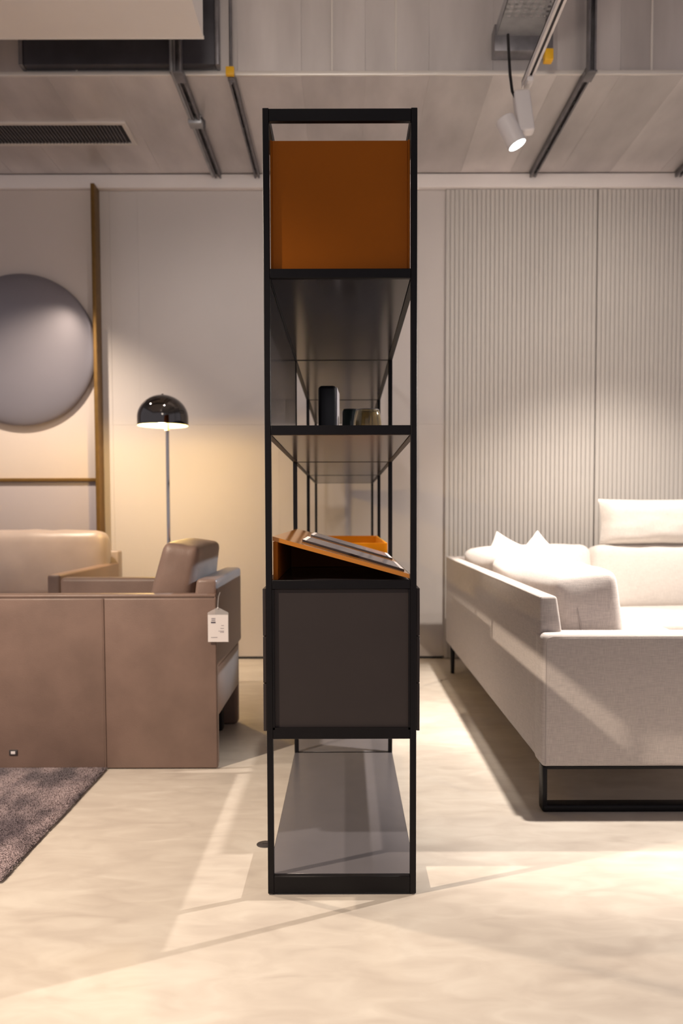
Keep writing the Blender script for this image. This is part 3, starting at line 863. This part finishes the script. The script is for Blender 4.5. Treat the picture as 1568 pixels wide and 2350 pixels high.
part('seat_frame', bx((XC0 + 0.03, YC + 0.066, 0.20), (XC1 - 0.003, YF - 0.068, 0.404), 0.012, 3), 'leather', arm)
part('seat_cushion', xf(cushion((abs(XC0 - XC1) - 0.13, YF - YC - 0.145, 0.16), 0.04, (0.0, 0.0, 0.015)), T((XC0 + XC1) / 2 - 0.055, (YC + YF) / 2, 0.47)), 'leather', arm)
# leaning back cushion
cpts = [at(342, 1362, YC + 0.12), at(377, 1250, YC + 0.12), at(432, 1253, YC + 0.12), at(425, 1362, YC + 0.12)]
cb_ = cushion((0.185, YF - YC - 0.17, 0.40), 0.034, (0.020, 0.012, 0.012), 16, 0.004, 2.0)
for v in cb_.verts:
    # narrower towards the top
    f = (v.co.z + 0.20) / 0.40
    v.co.x *= 1.05 - 0.25 * max(0, f)
    v.co.x += 0.02 * (1 - f) * -1
zmid = cpts[1].z - 0.196
xmid = (cpts[0].x + cpts[3].x) / 2 + 0.035
cu = part('back_cushion', xf(cb_, T(xmid, (YC + YF) / 2 + 0.01, zmid) @ R('Y', 9)), 'leather', arm)
mtx = T(xmid, (YC + YF) / 2 + 0.01, zmid) @ R('Y', 9)
ye = -(YF - YC - 0.17) / 2 + 0.022
wl = [mtx @ Vector(p) for p in ((0.062, ye - 0.004, -0.16), (0.064, ye - 0.006, 0.0), (0.052, ye - 0.002, 0.10), (0.046, ye + 0.004, 0.17), (0.02, ye + 0.012, 0.196))]

part('welt', add_tube(B(), wl, 0.003, 8), 'leather_seam', cu)
for (x, y) in ((XC0 + 0.1, YF - 0.15), (XC1 - 0.1, YF - 0.15)):
    part('foot', bx((x - 0.03, y - 0.03, 0.0), (x + 0.03, y + 0.03, 0.202), 0.004), 'dark', arm)

# price tag
tp = at(500.5, 1373, YC - 0.004)
tl, trr = at(477.5, 1440, YC - 0.012), at(524, 1440, YC - 0.012)
ztop_, zbot_ = at(500, 1411, YC - 0.012).z, at(500, 1473, YC - 0.012).z
ztri = at(500, 1395, YC - 0.012).z
tag = thing('price_tag', 'white printed price card in a clear sleeve hanging on the brown armchair', 'price tag', (tp.x, YC - 0.012, zbot_))
yt = YC - 0.012
part('sleeve', add_prism(B(), [(tl.x - 0.001, zbot_ - 0.001), (trr.x + 0.001, zbot_ - 0.001), (trr.x + 0.001, ztop_ + 0.009), (tp.x + 0.003, ztri + 0.001), (tp.x - 0.003, ztri + 0.001), (tl.x - 0.001, ztop_ + 0.009)], 'y', yt, yt + 0.002), 'plastic', tag, smooth=False, label='clear plastic sleeve')
card = part('card', bx((tl.x, yt - 0.0008, zbot_), (trr.x, yt + 0.0004, ztop_)), 'paper', tag, smooth=False)
wc = trr.x - tl.x; hc = ztop_ - zbot_
def mark(fx0, fx1, fy0, fy1, m='ink'):
    part('print_mark', bx((tl.x + fx0 * wc, yt - 0.0012, ztop_ - fy1 * hc), (tl.x + fx1 * wc, yt - 0.0006, ztop_ - fy0 * hc)), m, card, smooth=False)
mark(0.15, 0.38, 0.25, 0.31)
mark(0.17, 0.37, 0.12, 0.15, 'ink_grey'); mark(0.17, 0.37, 0.18, 0.215, 'ink_grey')
for (x0, x1, y0) in ((0.66, 0.79, 0.385), (0.62, 0.79, 0.49), (0.52, 0.79, 0.59), (0.60, 0.79, 0.635), (0.15, 0.46, 0.825)):
    k = 0; x = x0
    while x < x1:
        wdt = 0.018 + 0.02 * random.random()
        mark(x, min(x + wdt, x1), y0, y0 + 0.022, 'ink_grey')
        x += wdt + 0.008
part('string', add_tube(B(), [(tp.x + 0.003, YC + 0.03, ZA + 0.004), (tp.x + 0.002, YC - 0.008, ZA - 0.012), (tp.x, yt - 0.001, ztri)], 0.0016, 6), 'plastic', tag)
part('string_knot', add_lathe(B(), [(0, -0.004), (0.004, 0), (0, 0.004)], (tp.x, yt - 0.001, ztri - 0.001), 10), 'paper', tag)

# ================================================================== LEATHER SOFA AT THE WALL
XS1 = at(272, 1292, 5.42).x
YSN = 4.30                                     # front end of the arm
sofa = thing('leather_sofa', 'taupe leather sofa with tall back cushion under the grey wall disc', 'sofa', (XS1 - 1.0, 4.9, 0))
zsa = at(140, 1319, YSN).z
XSa = at(140, 1319, YSN).x
XS1 = (XS1 + XSa) / 2
part('arm_panel', bx((XS1 - 0.07, YSN, 0.002), (XS1, 5.42, zsa), 0.014, 3), 'leather', sofa)  # same leather as the seat; darker tone on the arms stands in for shade
part('arm_panel', bx((XS1 - 2.15, YSN, 0.002), (XS1 - 2.08, 5.42, zsa), 0.014, 3), 'leather', sofa)
zsb = at(240, 1264, 5.42).z
part('backrest', add_prism(B(), [(5.52, 0.2), (5.52, zsb), (5.43, zsb), (5.36, 0.2)], 'x', XS1 - 2.14, XS1 - 0.004, 0.014, 3), 'leather_light', sofa)
part('seat_frame', bx((XS1 - 2.08, YSN + 0.04, 0.18), (XS1 - 0.07, 5.40, 0.36), 0.012, 3), 'leather_light', sofa)
for k in range(2):
    part('seat_cushion', xf(cushion((1.0, 0.86, 0.15), 0.04, (0.0, 0.01, 0.015), 12, 0.003, k), T(XS1 - 0.575 - k * 1.0, 4.81, 0.435)), 'leather_light', sofa)
xcr = at(234, 1290, 5.15).x
ztc = at(120, 1220, 5.2).z
for k in range(2):
    part('back_cushion', xf(cushion((1.0, 0.20, 0.46), 0.06, (0.01, 0.035, 0.01), 16, 0.006, 5 + k), T(xcr - 0.50 - k * 1.0, 5.27, ztc - 0.23) @ R('X', -9)), 'leather_light', sofa)
for (x, y) in ((XS1 - 0.16, 5.3), (XS1 - 2.0, 5.3)):
    part('foot', bx((x - 0.03, y - 0.03, 0.0), (x + 0.03, y + 0.03, 0.19)), 'dark', sofa)

# ================================================================== WALL DISC
dc = at(49, 803, YW - 0.06)
dr = 175 * (YW - 0.06) / F * 1.0
dr = (at(49, 628, YW - 0.06).z - at(49, 978, YW - 0.06).z) / 2
disc = thing('wall_disc', 'large convex satin grey disc mounted on the pale wall panel', 'wall disc', (dc.x, YW - 0.02, dc.z - dr))
prof = [(dr * math.sin(a), 0.055 * (math.cos(a))) for a in np.linspace(0, math.pi / 2, 20)]
prof = [(0 if i == 0 else r, z) for i, (r, z) in enumerate(prof)]
part('face', add_lathe(B(), prof + [(dr, -0.004)], (dc.x, YW - 0.055, dc.z), 96, (0, -1, 0)), 'disc', disc)
part('rim', add_lathe(B(), [(0, -0.004), (dr - 0.002, -0.004), (dr - 0.002, -0.014), (0, -0.014)], (dc.x, YW - 0.055, dc.z), 96, (0, -1, 0)), 'disc_edge', disc)
part('wall_mount', add_lathe(B(), [(0, -0.013), (0.2, -0.013), (0.2, -0.036), (0, -0.036)], (dc.x, YW - 0.055, dc.z), 40, (0, -1, 0)), 'disc_edge', disc)

# ================================================================== FLOOR LAMP
YL = 4.95
la, lb_ = at(316, 975, YL), at(432, 975, YL)
lr = (lb_.x - la.x) / 2; lx = (la.x + lb_.x) / 2
lz0 = at(374, 977, YL).z; lz1 = at(374, 906, YL).z
polex = at(385.5, 1100, YL).x
lamp = thing('floor_lamp', 'black chrome dome floor lamp glowing warm behind the brown armchair', 'floor lamp', (polex, YL, 0))
hh = lz1 - lz0
prof = []
for a in np.linspace(0, math.pi / 2, 18):
    prof.append((lr * math.sin(a), lz0 + 0.24 * hh + 0.76 * hh * math.cos(a)))
prof[0] = (0, lz1)
prof.append((lr, lz0))
outer = prof + [(lr - 0.004, lz0)]
dome = part('lamp_shade', add_lathe(B(), outer, (lx, YL, 0), 64), 'chrome', lamp, label='mirror-dark chrome dome shade')
inner = [(0 if i == 0 else max(0, r - 0.004), z - 0.004) for i, (r, z) in enumerate(prof[:-1])] + [(lr - 0.004, lz0)]
part('shade_lining', add_lathe(B(), inner, (lx, YL, 0), 64), 'lamp_inner', dome, label='pale yellow inner lining')
part('finial', add_lathe(B(), [(0, 0.008), (0.006, 0.006), (0.008, 0), (0, 0)], (lx, YL, lz1 - 0.001), 16), 'chrome', dome)
part('bulb', add_lathe(B(), [(0, -0.024), (0.05, -0.016), (0.075, 0.002), (0.06, 0.02), (0, 0.03)], (lx, YL, lz0 + 0.035), 32), 'bulb', lamp, label='glowing diffuser')
part('socket', add_tube(B(), [(polex, YL, lz0 - 0.028), (polex, YL, lz0 + 0.03)], [0.011, 0.014], 16), 'lamp_inner', lamp)
part('pole', add_tube(B(), [(polex, YL, 0.015), (polex, YL, lz0 + 0.02)], 0.0105, 20), 'bright_chrome', lamp)
part('base', add_lathe(B(), [(0, 0), (0.13, 0), (0.13, 0.008), (0.12, 0.016), (0.02, 0.018), (0, 0.018)], (polex, YL, 0), 48), 'chrome', lamp)
ll = bpy.data.lights.new('lamp_bulb_light', 'POINT')
ll.energy = 34; ll.color = (1.0, 0.64, 0.20); ll.shadow_soft_size = 0.03
lo_ = bpy.data.objects.new('lamp_bulb_light', ll); C.objects.link(lo_)
lo_.location = (lx, YL, lz0 - 0.005)

# ================================================================== CORNER SOFA RIGHT
XA = 0.668; YA = 2.80; YB_ = 5.56
XE = 2.75
cs = thing('corner_sofa', 'pale greige fabric corner sofa on a black sled base by the ribbed wall', 'sofa', (1.6, 4.2, 0))
za = at(1400, 1455, YA).z
zb0 = at(1400, 1761, YA).z
ARM_T = 0.115
fa = part('arm', bx((XA, YA, zb0), (XA + 1.02, YA + ARM_T, za), 0.018, 4), 'fabric', cs)
part('piping', add_tube(B(), [(XA + 0.014, YA + 0.002, zb0 + 0.01), (XA + 0.014, YA + 0.002, za - 0.03), (XA + 0.02, YA + 0.002, za - 0.015), (XA + 0.035, YA + 0.002, za - 0.010), (XA + 1.0, YA + 0.002, za - 0.010)], 0.0022, 8), 'fabric_seam', fa)
zbt = at(1262, 1368, YA + 0.06).z
part('backrest', add_prism(B(), [(XA + 0.003, zb0 + 0.01), (XA + 0.003, zbt), (XA + 0.062, zbt), (XA + 0.15, zb0 + 0.01)], 'y', YA + 0.055, YB_, 0.010, 3), 'fabric', cs)
part('piping', add_tube(B(), [(XA + 0.006, YA + 0.058, zbt - 0.006), (XA + 0.006, YB_ - 0.005, zbt - 0.006)], 0.0028, 8), 'fabric_seam', cs)
part('backrest', add_prism(B(), [(YB_, zb0 + 0.01), (YB_, zbt), (YB_ - 0.062, zbt), (YB_ - 0.15, zb0 + 0.01)], 'x', XA + 0.06, XE, 0.010, 3), 'fabric', cs)
part('seat_base', bx((XA + 0.10, YA + 0.08, zb0 + 0.015), (XA + 1.0, YB_ - 0.1, 0.30), 0.012, 3), 'fabric', cs)
part('seat_base', bx((XA + 0.98, YB_ - 1.0, zb0 + 0.015), (XE, YB_ - 0.1, 0.30), 0.012, 3), 'fabric', cs)
ZSE = 0.44
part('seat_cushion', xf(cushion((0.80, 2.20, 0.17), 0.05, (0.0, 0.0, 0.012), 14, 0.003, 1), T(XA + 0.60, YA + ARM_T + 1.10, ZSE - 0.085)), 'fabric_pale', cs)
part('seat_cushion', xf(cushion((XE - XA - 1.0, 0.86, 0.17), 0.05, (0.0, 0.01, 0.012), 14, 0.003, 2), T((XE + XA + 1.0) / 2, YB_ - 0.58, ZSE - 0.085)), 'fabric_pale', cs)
part('arm', bx((XE - 0.0, YB_ - 1.0, zb0), (XE + 0.115, YB_, za), 0.018, 4), 'fabric', cs)
# back cushions along the left back
y_mid = 4.28
yn0 = YA + ARM_T + 0.055
zcu = at(1330, 1312, yn0 + 0.1).z
for (y0_, y1_, sd) in ((yn0, y_mid - 0.005, 3.0), (y_mid + 0.005, 5.28, 4.0)):
    cc = cushion((0.235, y1_ - y0_, 0.46), 0.045, (0.03, 0.014, 0.016), 18, 0.006, sd)
    k = part('back_cushion', xf(cc, T(XA + 0.225, (y0_ + y1_) / 2, zcu - 0.225) @ R('Y', -8)), 'fabric', cs)
    if sd == 3.0:
        mx_ = T(XA + 0.225, (y0_ + y1_) / 2, zcu - 0.225) @ R('Y', -8)
        e_ = -(y1_ - y0_) / 2
        part('welt', add_tube(B(), [mx_ @ Vector(p) for p in ((-0.04, e_ - 0.012, -0.2), (-0.045, e_ - 0.019, 0.0), (-0.05, e_ - 0.006, 0.13), (-0.055, e_ + 0.02, 0.20), (-0.06, e_ + 0.08, 0.232))], 0.003, 8), 'fabric_seam', k)
# back cushions along the wall
xdv = at(1365, 1320, 5.17).x
ztw = at(1450, 1252, 5.3).z
for (x0_, x1_, sd) in ((XA + 0.36, xdv - 0.004, 6.0), (xdv + 0.004, XE - 0.02, 7.0)):
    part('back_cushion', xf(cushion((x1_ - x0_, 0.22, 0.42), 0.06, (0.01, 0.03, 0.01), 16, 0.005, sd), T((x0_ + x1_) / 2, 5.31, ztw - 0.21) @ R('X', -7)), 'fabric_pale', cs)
# sled base at the near end
sb = B()
bw = 0.016; bh = 0.026; yd = 0.06
xq0, xq1 = XA + 0.006, XA + 0.96
part('sled_leg', add_tube(B(), [(0, 0, 0), (0, 0, 1)], 0.001, 4) if False else bx((xq0, YA + 0.004, 0.012), (xq0 + bw, YA + yd, zb0 + 0.001), 0.003), 'black_metal', cs)
part('sled_leg', bx((xq1 - bw, YA + 0.004, 0.012), (xq1, YA + yd, zb0 + 0.001), 0.003), 'black_metal', cs)
part('sled_runner', bx((xq0, YA + 0.003, 0.0), (xq1, YA + yd + 0.001, bh), 0.008, 3), 'black_metal', cs)
part('sled_top_rail', bx((xq0 + bw, YA + 0.006, zb0 - 0.008), (xq1 - bw, YA + yd, zb0 + 0.002), 0.001, 1), 'black_metal', cs)
lg = gr(1031, 1545)
for (x, y) in ((lg.x + 0.022, lg.y), (1.75, 5.40), (2.65, 5.40), (2.65, 4.70), (1.72, 4.70)):
    part('leg', add_tube(B(), [(x, y, 0.0), (x, y, zb0 + 0.02)], [0.012, 0.016], 14), 'black_metal', cs)

# loose cushions
def loose(bm, m, label, group=None, name='scatter_cushion'):
    return single(name, bm, m, label, 'cushion', group)
pk = at(1240, 1225, 4.72)
loose(xf(pillow(0.37, 0.37, 0.12, seed=1), T(pk.x, pk.y + 0.02, pk.z - 0.215) @ R('Z', -8) @ R('X', -28) @ R('Y', 45)), 'fabric_pale', 'white square cushion standing on its corner in the sofa corner')
pk2 = at(1133, 1231, 4.95)
loose(xf(pillow(0.44, 0.44, 0.14, seed=2), T(pk2.x + 0.115, pk2.y + 0.05, pk2.z - 0.225) @ R('Z', -20) @ R('X', -30) @ R('Y', 24)), 'fabric_pale', 'white cushion tucked behind the cushion standing on its corner')
h0 = at(1382, 1200, 5.24); h1z, h0z = at(1470, 1147, 5.24).z, at(1470, 1253, 5.24).z
hp = pillow(0.72, (h1z - h0z) * 1.03, 0.20, 18, 0.05, 3)
loose(xf(hp, T(h0.x + 0.355, 5.30, (h0z + h1z) / 2 + 0.004) @ R('X', -6)), 'fabric_pale', 'pale oblong headrest cushion propped on top of the sofa back', name='headrest_cushion')
